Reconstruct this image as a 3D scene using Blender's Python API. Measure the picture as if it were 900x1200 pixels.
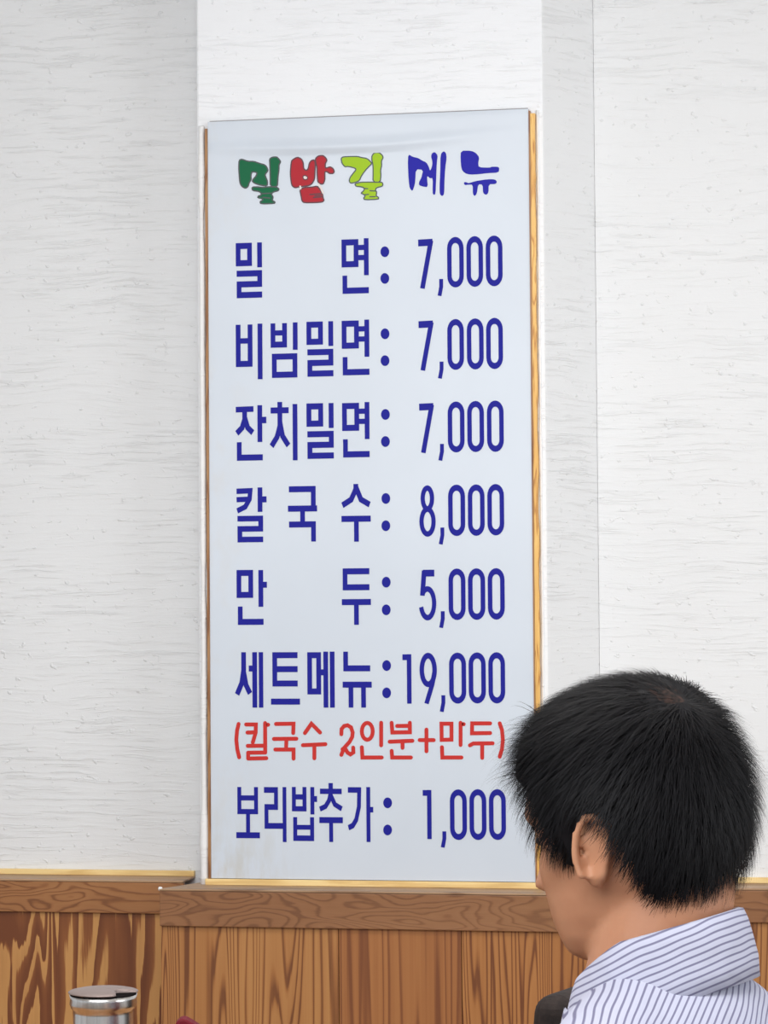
import bpy, bmesh, math, random
from mathutils import Vector, Matrix, noise
random.seed(7)
for o in list(bpy.data.objects): bpy.data.objects.remove(o)
C = bpy.context.scene.collection
SC = bpy.context.scene

# ------------------------------------------------------------------ camera
ZB = 0.852                                   # height of the sign's bottom edge
CAM = Vector((1.1571, -4.6163, 0.5079 + ZB))
YAW, PITCH, ROLL, F = 0.1775, 0.035, -0.0072, 3000.0
FWD = Vector((-math.sin(YAW)*math.cos(PITCH), math.cos(YAW)*math.cos(PITCH), math.sin(PITCH)))
RT0 = Vector((math.cos(YAW), math.sin(YAW), 0)); UP0 = RT0.cross(FWD)
RT = math.cos(ROLL)*RT0 + math.sin(ROLL)*UP0
UP = -math.sin(ROLL)*RT0 + math.cos(ROLL)*UP0
cd = bpy.data.cameras.new('camera'); cam = bpy.data.objects.new('camera', cd); C.objects.link(cam)
cam.matrix_world = Matrix(((RT.x, UP.x, -FWD.x, CAM.x), (RT.y, UP.y, -FWD.y, CAM.y), (RT.z, UP.z, -FWD.z, CAM.z), (0,0,0,1)))
cd.sensor_fit = 'VERTICAL'; cd.sensor_height = 24.0; cd.lens = 24.0*F/1200.0
cd.clip_start = 0.05
SC.camera = cam

# ------------------------------------------------------------------ world, lights, exposure
w = bpy.data.worlds.new('world'); SC.world = w; w.use_nodes = True
w.node_tree.nodes['Background'].inputs[0].default_value = (0.90, 0.95, 1.0, 1)
w.node_tree.nodes['Background'].inputs[1].default_value = 0.72
def area(name, loc, target, sx, sy, power, col):
    l = bpy.data.lights.new(name, 'AREA'); l.shape = 'RECTANGLE'; l.size = sx; l.size_y = sy
    l.energy = power; l.color = col
    o = bpy.data.objects.new(name, l); C.objects.link(o); o.location = loc
    o.rotation_euler = (Vector(target)-Vector(loc)).to_track_quat('-Z', 'Y').to_euler()
    return o
area('front_key_light', (0.3, -3.6, 2.3), (0.4, 0.0, 1.3), 1.8, 0.9, 44, (0.97, 0.985, 1.0))  # frontal key added to brighten the pillar and walls, no window behind it
area('far_window_light', (3.8, -2.6, 1.9), (1.2, 0.1, 1.3), 1.6, 1.4, 43, (0.97, 0.985, 1.0))
area('ceiling_light', (0.5, -1.7, 2.62), (0.5, -1.5, 0.0), 1.3, 0.5, 18, (1.0, 0.98, 0.95))
SC.view_settings.view_transform = 'Standard'; SC.view_settings.look = 'None'
SC.view_settings.exposure = 0.05; SC.view_settings.gamma = 1.0; SC.view_settings.use_curve_mapping = False

# ------------------------------------------------------------------ helpers
def ray(px, py):
    return (RT*((px-450)/F) + UP*((600-py)/F) + FWD)
def on_y(px, py, y=0.0):
    d = ray(px, py); return CAM + d*((y-CAM.y)/d.y)
def on_z(px, py, z):
    d = ray(px, py); return CAM + d*((z-CAM.z)/d.z)
def at(px, py, depth): return CAM + ray(px, py)*depth

def sR(r, g, b):
    f = lambda v: (v/255/12.92) if v/255 <= .04045 else ((v/255+.055)/1.055)**2.4
    return (f(r), f(g), f(b), 1)

def link(name, me, parent=None, loc=None):
    o = bpy.data.objects.new(name, me); C.objects.link(o)
    if parent is not None: o.parent = parent
    if loc is not None: o.location = loc
    return o
def wloc(o):
    t = Vector((0,0,0))
    while o is not None: t += o.location; o = o.parent
    return t
def mesh(name, verts, faces, mat=None, parent=None, smooth=False, origin=None):
    org = Vector(origin) if origin is not None else (wloc(parent))
    me = bpy.data.meshes.new(name)
    me.from_pydata([tuple(Vector(v)-org) for v in verts], [], faces); me.update()
    if mat: me.materials.append(mat)
    if smooth: me.polygons.foreach_set('use_smooth', [True]*len(me.polygons))
    o = link(name, me, parent)
    if parent is None: o.location = org
    return o
def thing(name, label, cat, loc, group=None):
    o = bpy.data.objects.new(name, None); C.objects.link(o); o.location = loc
    o.empty_display_size = .1
    o['label'] = label; o['category'] = cat
    if group: o['group'] = group
    bpy.context.view_layer.update()
    return o
def box(name, lo, hi, mat, parent=None, bevel=0.0, origin=None):
    (x0,y0,z0),(x1,y1,z1) = lo, hi
    v = [(x0,y0,z0),(x1,y0,z0),(x1,y1,z0),(x0,y1,z0),(x0,y0,z1),(x1,y0,z1),(x1,y1,z1),(x0,y1,z1)]
    f = [(0,3,2,1),(4,5,6,7),(0,1,5,4),(1,2,6,5),(2,3,7,6),(3,0,4,7)]
    o = mesh(name, v, f, mat, parent, origin=origin)
    if bevel: bevel_mod(o, bevel)
    return o
def bevel_mod(o, wdt, seg=2):
    m = o.modifiers.new('bevel', 'BEVEL'); m.width = wdt; m.segments = seg; m.limit_method = 'ANGLE'
def prism(name, plan, z0, z1, mat, parent=None, bevel=0.0):
    """plan: list of (x,y), counter-clockwise"""
    n = len(plan)
    v = [(x,y,z0) for x,y in plan] + [(x,y,z1) for x,y in plan]
    f = [tuple(range(n))[::-1], tuple(range(n,2*n))] + [(i,(i+1)%n,n+(i+1)%n,n+i) for i in range(n)]
    o = mesh(name, v, f, mat, parent)
    if bevel: bevel_mod(o, bevel)
    return o
def struct(o): o['kind'] = 'structure'; return o

# ------------------------------------------------------------------ materials
class N:
    def __init__(s, name, rough=.6, spec=.5):
        s.m = bpy.data.materials.new(name); s.m.use_nodes = True; s.t = s.m.node_tree
        s.b = s.t.nodes['Principled BSDF']; s.b.inputs['Roughness'].default_value = rough
        s.b.inputs['Specular IOR Level'].default_value = spec
        s.tc = s.t.nodes.new('ShaderNodeTexCoord')
    def n(s, k, **kw):
        x = s.t.nodes.new(k)
        for a, v in kw.items(): setattr(x, a, v)
        return x
    def l(s, a, b): s.t.links.new(a, b)
    def mapping(s, scale, loc=(0,0,0), rot=(0,0,0), src=None):
        m = s.n('ShaderNodeMapping'); m.inputs['Scale'].default_value = scale
        m.inputs['Location'].default_value = loc; m.inputs['Rotation'].default_value = rot
        s.l(src or s.tc.outputs['Object'], m.inputs['Vector']); return m.outputs[0]
    def noise(s, vec, scale, detail=3, rough=.5, dist=0):
        x = s.n('ShaderNodeTexNoise'); x.inputs['Scale'].default_value = scale
        x.inputs['Detail'].default_value = detail; x.inputs['Roughness'].default_value = rough
        x.inputs['Distortion'].default_value = dist; s.l(vec, x.inputs['Vector']); return x.outputs['Fac']
    def ramp(s, fac, stops, interp='LINEAR'):
        x = s.n('ShaderNodeValToRGB'); cr = x.color_ramp; cr.interpolation = interp
        while len(cr.elements) > 1: cr.elements.remove(cr.elements[-1])
        cr.elements[0].position = stops[0][0]; cr.elements[0].color = stops[0][1]
        for p, c in stops[1:]:
            e = cr.elements.new(p); e.color = c
        s.l(fac, x.inputs[0]); return x.outputs[0]
    def math(s, op, a, b=None):
        x = s.n('ShaderNodeMath', operation=op)
        for i, v in enumerate((a, b)):
            if v is None: continue
            if isinstance(v, (int, float)): x.inputs[i].default_value = v
            else: s.l(v, x.inputs[i])
        return x.outputs[0]
    def mix(s, fac, a, b, mode='MIX'):
        x = s.n('ShaderNodeMix', data_type='RGBA', blend_type=mode)
        for i, v in ((0, fac), (6, a), (7, b)):
            if isinstance(v, (int, float)): x.inputs[i].default_value = v
            elif isinstance(v, tuple): x.inputs[i].default_value = v
            else: s.l(v, x.inputs[i])
        return x.outputs[2]
    def color(s, c):
        if isinstance(c, tuple): s.b.inputs['Base Color'].default_value = c
        else: s.l(c, s.b.inputs['Base Color'])
        return s
    def bump(s, h, strength, dist=.01):
        x = s.n('ShaderNodeBump'); x.inputs['Strength'].default_value = strength; x.inputs['Distance'].default_value = dist
        s.l(h, x.inputs['Height'])
        if s.b.inputs['Normal'].is_linked: s.l(s.b.inputs['Normal'].links[0].from_socket, x.inputs['Normal'])
        s.l(x.outputs[0], s.b.inputs['Normal']); return s

def plain(name, c, rough=.6, metal=0.0, spec=.5):
    k = N(name, rough, spec).color(c); k.b.inputs['Metallic'].default_value = metal; return k.m

def plaster(name, tint, seed, strength):
    k = N(name, .85, .2)
    wn = k.noise(k.mapping((1.2, 1.2, 2.0), (seed,0,0)), 2.5, 2)
    # trowel strokes: long in x, thin in z, warped, only in places
    warp = k.n('ShaderNodeVectorMath', operation='ADD')
    cmb = k.n('ShaderNodeCombineXYZ'); k.l(k.math('MULTIPLY', wn, .05), cmb.inputs[2])
    k.l(k.tc.outputs['Object'], warp.inputs[0]); k.l(cmb.outputs[0], warp.inputs[1])
    st = k.noise(k.mapping((8.5, 8.5, 135), (seed*3,0,seed), src=warp.outputs[0]), 1.0, 4, .55)
    st = k.ramp(st, [(0,(0,0,0,1)),(.42,(.12,.12,.12,1)),(.56,(.35,.35,.35,1)),(.62,(1,1,1,1)),(.70,(.45,.45,.45,1)),(1,(.6,.6,.6,1))])
    patch = k.ramp(k.noise(k.mapping((2, 2, 5), (seed,2,0)), 1.6, 3), [(.38,(.25,.25,.25,1)),(.62,(1,1,1,1))])
    nub = k.noise(k.mapping((70, 70, 95), (seed,7,1)), 1.0, 2, .5)
    nub = k.ramp(nub, [(0,(0,0,0,1)),(.66,(0,0,0,1)),(.76,(1,1,1,1))])
    fine = k.noise(k.mapping((1,1,1.5)), 220, 3, .6)
    h = k.math('ADD', k.math('MULTIPLY', k.mix(1.0, st, patch, 'MULTIPLY'), 1.0), k.math('ADD', k.math('MULTIPLY', nub, 1.2), k.math('MULTIPLY', fine, .18)))
    k.bump(h, strength, .0022)
    tone = k.ramp(k.noise(k.mapping((1,1,1.4), (seed,5,3)), 1.8, 4, .6), [(.3, tint), (.7, tuple(c*.97 for c in tint[:3])+(1,))])
    return k.color(tone).m

def wood(name, light, mid, dark, seed, scale=(11,11,1.1), rings=9.0, rough=.45, fine=.25, horizontal=False, bumpy=.3, kind='line'):
    """plain-sawn softwood: contour lines of a stretched noise field"""
    k = N(name, rough, .4)
    rot = (0, math.pi/2, 0) if horizontal else (0,0,0)
    base = k.mapping((1,1,1), (0,0,0), rot)
    f1 = k.noise(k.mapping(scale, (seed, seed*.7, seed*1.3), src=base), 1.0, 2.2, .45, .25)
    ph = k.math('MULTIPLY', f1, rings)
    fr = k.math('FRACT', ph)
    # asymmetrical ring: slow rise of late wood then a sharp edge
    jag = k.noise(k.mapping((scale[0]*14, scale[1]*14, scale[2]*7), (seed,3,0), src=base), 1.0, 2, .6)
    fr = k.math('FRACT', k.math('ADD', ph, k.math('MULTIPLY', k.math('SUBTRACT', jag, .5), .35)))
    if kind == 'flame':
        band = k.ramp(fr, [(0, (.95,.95,.95,1)), (.05, (.02,.02,.02,1)), (.36, (.08,.08,.08,1)), (.46, (.62,.62,.62,1)), (.92, (.95,.95,.95,1)), (1, (.95,.95,.95,1))])
    else:
        band = k.ramp(fr, [(0, (.30,.30,.30,1)), (.12, (.12,.12,.12,1)), (.60, (.25,.25,.25,1)), (.80, (.95,.95,.95,1)), (.90, (.95,.95,.95,1)), (1, (.30,.30,.30,1))])
    fib = k.noise(k.mapping((scale[0]*26, scale[1]*26, scale[2]*5), (seed,0,0), src=base), 1.0, 3, .6)
    v = k.math('ADD', k.math('MULTIPLY', band, 1.0-fine), k.math('MULTIPLY', fib, fine))
    zone = k.noise(k.mapping((scale[0]*.5, scale[1]*.5, scale[2]*.6), (seed+4,0,2), src=base), 1.0, 2)
    v2 = k.math('ADD', v, k.math('MULTIPLY', k.math('SUBTRACT', zone, .5), .75))
    col = k.ramp(v2, [(.12, light), (.45, mid), (.85, dark)])
    kn = k.n('ShaderNodeTexVoronoi'); kn.inputs['Scale'].default_value = 1.0
    k.l(k.mapping((9, 9, 5), (seed*2, 1, seed), src=base), kn.inputs['Vector'])
    knot = k.ramp(kn.outputs['Distance'], [(0,(.35,.35,.35,1)),(.035,(.5,.5,.5,1)),(.055,(1,1,1,1))])
    col = k.mix(.75, col, knot, 'MULTIPLY')
    k.color(col); k.bump(v, bumpy, .0006)
    return k.m

M = {}
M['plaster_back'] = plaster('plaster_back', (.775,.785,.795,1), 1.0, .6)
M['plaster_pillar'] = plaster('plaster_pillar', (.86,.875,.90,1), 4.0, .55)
M['caulk'] = plaster('caulk', (.86,.86,.86,1), 8.0, .5)
M['plank_dark'] = wood('plank_dark', sR(194,142,84), sR(142,86,46), sR(112,62,33), 5.7, (12.5,12.5,1.3), 11.0, fine=.16, kind='flame')
M['plank_a'] = wood('plank_a', sR(178,126,74), sR(160,105,58), sR(112,66,36), 13.3, (10,10,.4), 30.0, fine=.26)
M['plank_b'] = wood('plank_b', sR(170,114,66), sR(154,98,55), sR(120,70,40), 15.9, (10,10,.3), 17.0, fine=.38)
M['plank_c'] = wood('plank_c', sR(178,122,70), sR(158,102,55), sR(112,64,35), 21.7, (11,11,.4), 28.0, fine=.26)
M['cap'] = wood('cap', sR(148,104,70), sR(138,94,61), sR(116,76,49), 31.2, (13,13,3.6), 22.0, fine=.4, horizontal=True)
M['cap_left'] = wood('cap_left', sR(160,110,68), sR(144,94,56), sR(116,72,42), 38.9, (13,13,3.6), 20.0, fine=.3, horizontal=True)
M['ledge_top'] = wood('ledge_top', sR(178,144,112), sR(160,128,98), sR(128,96,70), 41.0, (18,18,2.0), 6.0, fine=.4, horizontal=True)
M['lath'] = wood('lath', sR(246,220,160), sR(236,204,140), sR(220,184,120), 51.0, (20,20,2.0), 5.0, fine=.4, horizontal=True)
M['strip_gold'] = wood('strip_gold', sR(238,196,116), sR(220,166,84), sR(176,116,56), 57.0, (70,70,7.0), 5.0, fine=.4)
M['strip_brown'] = wood('strip_brown', sR(176,134,90), sR(150,104,64), sR(120,76,44), 61.0, (50,50,3.0), 5.0, fine=.4)
M['shadow_line_grey'] = plain('shadow_line_grey', sR(150,148,150), .8)
M['blue'] = plain('sign_blue', sR(30,32,142), .6, spec=.15)
M['title_blue'] = plain('title_blue', sR(40,38,160), .6, spec=.15)
M['red'] = plain('sign_red', sR(196,52,48), .6, spec=.15)
M['title_red'] = plain('title_red', sR(174,46,56), .6, spec=.15)
M['title_green'] = plain('title_green', sR(28,102,68), .6, spec=.15)
M['title_lime'] = plain('title_lime', sR(158,194,44), .6, spec=.15)
M['outline'] = plain('outline', sR(62,70,72), .5)
M['outline_red'] = plain('outline_red', sR(84,30,44), .5)
M['peel'] = plain('peeled_vinyl', sR(222,210,206), .6)

def vinyl():
    k = N('sign_vinyl', .38, .35)
    tone = k.ramp(k.noise(k.mapping((1,1,1)), 2.4, 3), [(.3, sR(208,216,226)), (.7, sR(201,209,219))])
    sep = k.n('ShaderNodeSeparateXYZ'); k.l(k.tc.outputs['Object'], sep.inputs[0])
    # grime that gathered in the lower left corner and along the left edge
    cx = k.ramp(k.math('MULTIPLY', sep.outputs[0], 5.0), [(0,(1,1,1,1)),(.35,(.8,.8,.8,1)),(1,(0,0,0,1))])
    cz = k.ramp(k.math('MULTIPLY', sep.outputs[2], 6.0), [(0,(1,1,1,1)),(.3,(.7,.7,.7,1)),(1,(0,0,0,1))])
    sm = k.ramp(k.noise(k.mapping((30,30,9)), 1.0, 4, .65), [(.45,(0,0,0,1)),(.66,(1,1,1,1))])
    g = k.math('MULTIPLY', k.math('MULTIPLY', cx, cz), sm)
    c = k.mix(k.math('MULTIPLY', g, .65), tone, sR(188,184,172))
    ex = k.ramp(k.math('MULTIPLY', sep.outputs[0], 9.0), [(0,(1,1,1,1)),(1,(0,0,0,1))])
    sm2 = k.ramp(k.noise(k.mapping((12,12,7),(3,3,3)), 1.0, 4, .6), [(.5,(0,0,0,1)),(.72,(1,1,1,1))])
    c = k.mix(k.math('MULTIPLY', k.math('MULTIPLY', ex, sm2), .35), c, sR(206,196,180))
    sp = k.n('ShaderNodeTexVoronoi'); k.l(k.mapping((7,7,7),(1.3,0,.4)), sp.inputs['Vector']); sp.inputs['Scale'].default_value = 1
    fl = k.ramp(sp.outputs['Distance'], [(0,(.45,.42,.40,1)),(.013,(.5,.5,.5,1)),(.018,(1,1,1,1))])
    c = k.mix(.8, c, fl, 'MULTIPLY')
    return k.color(c).m
M['vinyl'] = vinyl()

# ------------------------------------------------------------------ room shell
PY = 0.012           # plane of the pillar plaster (the sign's face is y = 0)
RECESS = 0.135       # the walls left and right lie this much further back
LZ = ZB - 0.012      # top of the ledge
xl = on_y(232.5, 600, PY).x; xr = on_y(638.5, 400, PY).x
yb = PY + RECESS
xr_in = on_y(699, 400, yb).x
struct(box('floor', (-3.2, -6.0, -.05), (4.2, yb+.25, 0), plain('floor_vinyl', sR(150,128,104), .5)))
struct(box('ceiling', (-3.2, -6.0, 2.70), (4.2, yb+.25, 2.75), plain('ceiling_white', (.8,.8,.79,1), .9)))
# wall behind, left and right of the pillar
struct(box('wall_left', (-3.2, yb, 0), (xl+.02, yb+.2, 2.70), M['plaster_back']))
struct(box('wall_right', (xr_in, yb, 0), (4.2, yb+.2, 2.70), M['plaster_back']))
# pillar: square corner on the left, splayed on the right
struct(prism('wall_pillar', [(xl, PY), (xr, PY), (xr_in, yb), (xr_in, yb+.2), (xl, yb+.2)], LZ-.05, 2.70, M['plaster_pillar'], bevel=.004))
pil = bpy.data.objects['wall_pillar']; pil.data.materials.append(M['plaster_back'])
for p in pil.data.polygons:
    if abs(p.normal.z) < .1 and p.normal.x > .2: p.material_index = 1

# irregular bead of filler on the pillar's left arris
def bead(name, x, y, z0, z1, r, mat, parent=None, n=70, seed=0, bottom=1.5):
    v, f = [], []; S = 8
    for i in range(n+1):
        t = i/n; z = z0+(z1-z0)*t
        rr = r*(.75+.5*noise.noise(Vector((seed, z*9, 0)))+.2*noise.noise(Vector((seed, z*60, 3))))*(1+(bottom-1)*max(0, 1-t*9))
        ox = .0012*noise.noise(Vector((z*5, seed, 1)))
        for j in range(S):
            a = 2*math.pi*j/S; v.append((x+ox+rr*math.cos(a), y+.7*rr*math.sin(a), z))
    for i in range(n):
        for j in range(S): f.append((i*S+j, i*S+(j+1)%S, (i+1)*S+(j+1)%S, (i+1)*S+j))
    f.append(tuple(range(S))[::-1]); f.append(tuple(n*S+j for j in range(S)))
    return mesh(name, v, f, mat, parent, smooth=True)
struct(bead('trim_4', (xl-.0045)/2+.0008, PY-.0065, LZ-.002, on_y(240,147).z, .0074, M['caulk'], seed=2, bottom=1.7))
struct(bead('trim_5', on_y(632.5,400,PY).x, PY-.001, LZ, on_y(626,128).z, .0034, M['caulk'], seed=5, bottom=1.0))

# ------------------------------------------------------------------ wainscot (pillar, left, right)
pc_l = on_z(181.5, 1043, LZ)                       # front left corner of the pillar's ledge
pc_r = on_z(560, 1044.5, LZ)
yf = (pc_l.y+pc_r.y)/2
lx = on_z(181, 1043.5, LZ).x
ledge_in = on_z(238, 1027.5, LZ)                   # where its left end meets the rear ledge
ylf = on_z(60, 1030.5, LZ).y                       # front of the left ledge
ylf = min(ylf, yb-.05)
rx = xr_in + (xl - lx)*.8
CAPH = .068
lip = .011
tri = struct(prism('trim_1', [(lx+lip+.014, yf+lip+.014), (rx-lip-.014, yf+lip+.014), (rx-.03, yb), (lx+.03, yb)], 0, LZ-.02, M['plank_b']))
ends = [(lx, yf), (rx, yf), (rx-.004, ylf+.02), (rx-.004, yb), (xl+.004, yb), (xl+.002, ylf)]
lt = prism('ledge_board', ends, LZ-.004, LZ, M['ledge_top'], tri, .0015)
fb = box('face_board', (lx+.001, yf+.001, LZ-CAPH), (rx-.001, yf+lip+.004, LZ-.0042), M['cap'], tri, .0015)
def side_board(name, a, b, z0, z1, th, mat, parent):
    a, b = Vector((a[0],a[1],0)), Vector((b[0],b[1],0)); d = (b-a).normalized(); nrm = Vector((-d.y, d.x, 0))*th
    return prism(name, [(a.x,a.y),(b.x,b.y),(b.x+nrm.x,b.y+nrm.y),(a.x+nrm.x,a.y+nrm.y)], z0, z1, mat, parent)
side_board('face_board', (xl+.001, ylf), (lx+.001, yf+.012), LZ-CAPH, LZ-.0042, .01, M['cap'], tri)['label'] = 'short end board of the ledge'
side_board('face_board', (rx-.001, yf+.012), (rx-.005, yb), LZ-CAPH, LZ-.0042, .01, M['cap'], tri)['label'] = 'short end board of the ledge'
V, Fc = [], []
for i in range(7):
    for j in range(10):
        ph, th = math.pi*i/6, 2*math.pi*j/10; q = 1+.3*noise.noise(Vector((i*.7, j*.5, 2)))
        V.append((lx+.002+.0042*q*math.sin(ph)*math.cos(th), yf+.003+.003*math.sin(ph)*math.sin(th), LZ-.0005+.0038*q*math.cos(ph)))
for i in range(6):
    for j in range(10): Fc.append((i*10+j, (i+1)*10+j, (i+1)*10+(j+1)%10, i*10+(j+1)%10))
mesh('filler_dab', V, Fc, M['caulk'], tri, True)['label'] = 'white dab of filler on the ledge corner'
pw = on_y(188.5, 1130, yf+lip).x
seams = [pw, on_y(397, 1130, yf+lip).x, on_y(541, 1130, yf+lip).x, on_y(690,1130,yf+lip).x, rx-lip]
for i in range(4):
    g = .0006
    box('plank', (seams[i]+g, yf+lip, .0), (seams[i+1]-g, yf+lip+.014, LZ-CAPH-.0005 + .002), M[('plank_a','plank_b','plank_c','plank_a')[i]], tri, .0008)
box('plank', (pw+.001, yf+lip+.0145, 0), (pw+.014, yb-.001, LZ-CAPH+.001), M['plank_a'], tri, .0008)
box('plank', (rx-lip-.014, yf+lip+.0145, 0), (rx-lip-.001, yb-.001, LZ-CAPH+.001), M['plank_a'], tri, .0008)
box('lath', (on_y(241,1036).x, -.004, LZ), (on_y(634,1036).x+.0, PY-.0005, ZB-.001), M['lath'], tri, .001)['label'] = 'pale yellow lath under the sign'

def side_wainscot(name, x0, x1, mats, cuts, capm):
    t = struct(box(name, (x0, ylf+lip+.014, 0), (x1, yb, LZ-.02), M['plank_b']))
    box('ledge_board', (x0, ylf, LZ-.004), (x1, yb, LZ), M['ledge_top'], t, .0015)
    box('face_board', (x0, ylf+.001, LZ-CAPH+.006), (x1, ylf+lip+.004, LZ-.0042), capm, t, .0015)
    box('lath', (x0, yb-.012, LZ), (x1, yb-.0005, LZ+.010), M['lath'], t, .001)['label'] = 'pale yellow lath where ledge meets plaster'
    xs = [x0]+cuts+[x1]
    for i in range(len(xs)-1):
        box('plank', (xs[i]+.0006, ylf+lip, 0), (xs[i+1]-.0006, ylf+lip+.014, LZ-CAPH+.0075), M[mats[i%len(mats)]], t, .0008)
    return t
side_wainscot('trim_2', -3.2, lx+.012, ['plank_b','plank_a','plank_c','plank_dark'], [-2.4,-1.6,-.9], M['cap_left'])
side_wainscot('trim_3', rx-.012, 4.2, ['plank_a','plank_c','plank_b'], [1.25,2.1,3.0], M['cap'])

# ------------------------------------------------------------------ the menu sign
SX0, SX1, SZ0, SZ1 = 0.0, 0.602, ZB, ZB+1.4047
sign = thing('menu_sign', 'tall white menu board with blue Korean lettering and prices on the pillar', 'sign', (SX0, 0, ZB))
def wrinkle(x, z):
    # slack in the sheet near the top: a shallow fold running across
    u = x/.6; h = SZ1 - z
    y = 0.0
    c = .058 + .012*math.sin(u*2.6+.4) - .020*max(0, u-.55)**1.0
    y -= .0065*math.exp(-((h-c+.014)/.011)**2)*math.exp(-((u-.42)/.34)**2)
    y -= .0006*math.exp(-((h-c-.012)/.005)**2)*math.exp(-((u-.5)/.3)**2)
    y -= .0012*math.exp(-((h-.012)/.012)**2)*math.exp(-((u-.7)/.3)**2)
    fade = min(1, x/.01, (SX1-x)/.01, h/.006) if 0 < x < SX1 and h > 0 else 0
    return y*max(0, fade)*max(0, min(1, (.078-h)/.012))
nx, nz = 60, 200
vs, fs = [], []
for j in range(nz+1):
    t = j/nz
    z = SZ1 - (SZ1-SZ0)*(t*.14/.5 if t < .5 else .14+(t-.5)*.86/.5)
    for i in range(nx+1):
        x = SX0+(SX1-SX0)*i/nx
        vs.append((x, wrinkle(x, z), z))
for j in range(nz):
    for i in range(nx):
        a = j*(nx+1)+i; fs.append((a, a+nx+1, a+nx+2, a+1))
# turned-back edge so the sheet has thickness
mesh('face_sheet', vs, fs, M['vinyl'], sign, smooth=True)
box('backing_board', (SX0, .0003, SZ0), (SX1, PY-.0003, SZ1), M['strip_brown'], sign)
# wooden frame strips at left and right (the right one two-toned, ragged where wall paint laps over it)
def strip(name, xa, xb, za, zb, y0, y1, mat, seed, rag, label=None):
    n = 120; v, f = [], []
    for i in range(n+1):
        z = za+(zb-za)*i/n
        r = rag*(noise.noise(Vector((seed, z*14, 0)))+.6*noise.noise(Vector((seed, z*50, 2))))
        a, b = (xa+r, xb) if xa < 0 else (xa, xb+r)
        v += [(a,y0,z),(b,y0,z),(b,y1,z),(a,y1,z)]
    for i in range(n):
        for k in range(4):
            p, q = i*4+k, i*4+(k+1)%4; f.append((p,q,q+4,p+4))
    f += [(3,2,1,0),(n*4,n*4+1,n*4+2,n*4+3)]
    o = mesh(name, v, f, mat, sign)
    if label: o['label'] = label
    return o
strip('edge_strip', -.0052, -.0002, LZ+.001, on_y(240,151).z, -.002, PY-.0005, M['strip_brown'], 3, .0006, 'thin brown wooden strip along the left edge')
box('edge_strip', (.004, -.0008, SZ1), (SX1-.001, PY-.0005, SZ1+.0014), M['shadow_line_grey'], sign)['label'] = 'thin grey strip standing in for the shadow line along the top edge'  # grey colour stands in for the shadow line above the sheet
strip('edge_strip', SX1+.0001, SX1+.0035, LZ+.001, on_y(620,130).z, -.0015, PY-.0005, M['strip_brown'], 7, .0002, 'thin brown wooden strip along the right edge')
strip('edge_strip', SX1+.0036, SX1+.0115, LZ+.001, on_y(626,133).z, -.0035, PY-.0005, M['strip_gold'], 9, .0016, 'yellow wooden strip along the right edge')

YP = -.0006        # printed film lies on the sheet
def to_board(px, py):
    p = on_y(px, py, YP); return p.x, p.z
def seg_mesh(strokes, fmap, y0=YP):
    """strokes: (points, penW, penH, closed, roundcap) in glyph units; fmap: glyph -> (x,z) on the board"""
    V, Fc = [], []; y = y0
    for pts, W, H, closed, rc in strokes:
        k = W/H
        P = [Vector((a, b*k)) for a, b in pts]; n = len(P); hw = W/2
        Ls, Rs = [], []
        for i in range(n):
            p = P[i]
            d0 = (p-P[i-1]) if (i > 0 or closed) else None
            d1 = (P[(i+1) % n]-p) if (i < n-1 or closed) else None
            if d0 is None: d0 = d1
            if d1 is None: d1 = d0
            d0 = d0.normalized(); d1 = d1.normalized()
            n0 = Vector((-d0.y, d0.x)); n1 = Vector((-d1.y, d1.x)); m = n0+n1
            m = n0 if m.length < 1e-6 else m.normalized()
            s = hw/max(.45, m.dot(n0))
            Ls.append(p+m*s); Rs.append(p-m*s)
        base = len(V)
        for a, b in zip(Ls, Rs):
            for q in (a, b):
                x, z = fmap(q.x, q.y/k); V.append((x, y, z))
        for i in range(n if closed else n-1):
            j = (i+1) % n
            Fc.append((base+2*i, base+2*j, base+2*j+1, base+2*i+1))
        if rc and not closed:
            for p in (P[0], P[-1]):
                b = len(V)
                for q in range(12):
                    a = 2*math.pi*q/12; x, z = fmap(p.x+hw*math.cos(a), (p.y+hw*math.sin(a))/k); V.append((x, y-.00001, z))
                Fc.append(tuple(range(b, b+12)))
        y -= .00002
    return V, Fc
def ell(cx, cy, rx, ry, n=28, a0=0, a1=360):
    full = abs(a1-a0) >= 360
    m = n if full else n+1
    return [(cx+rx*math.cos(math.radians(a0+(a1-a0)*i/n)), cy+ry*math.sin(math.radians(a0+(a1-a0)*i/n))) for i in range(m)]
def stadium(w, h, ix, iy):
    r = w/2-ix; cx = w/2; ry = r*1.35
    return [(cx+r*math.cos(a), iy+ry-ry*math.sin(a)) for a in [math.pi*i/12 for i in range(13)]] + \
           [(cx-r*math.cos(a), h-iy-ry+ry*math.sin(a)) for a in [math.pi*i/12 for i in range(13)]]
W0, H0 = 24, 30
def S(*pts, W=W0, H=H0, closed=False, rc=False): return (list(pts), W, H, closed, rc)
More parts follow.
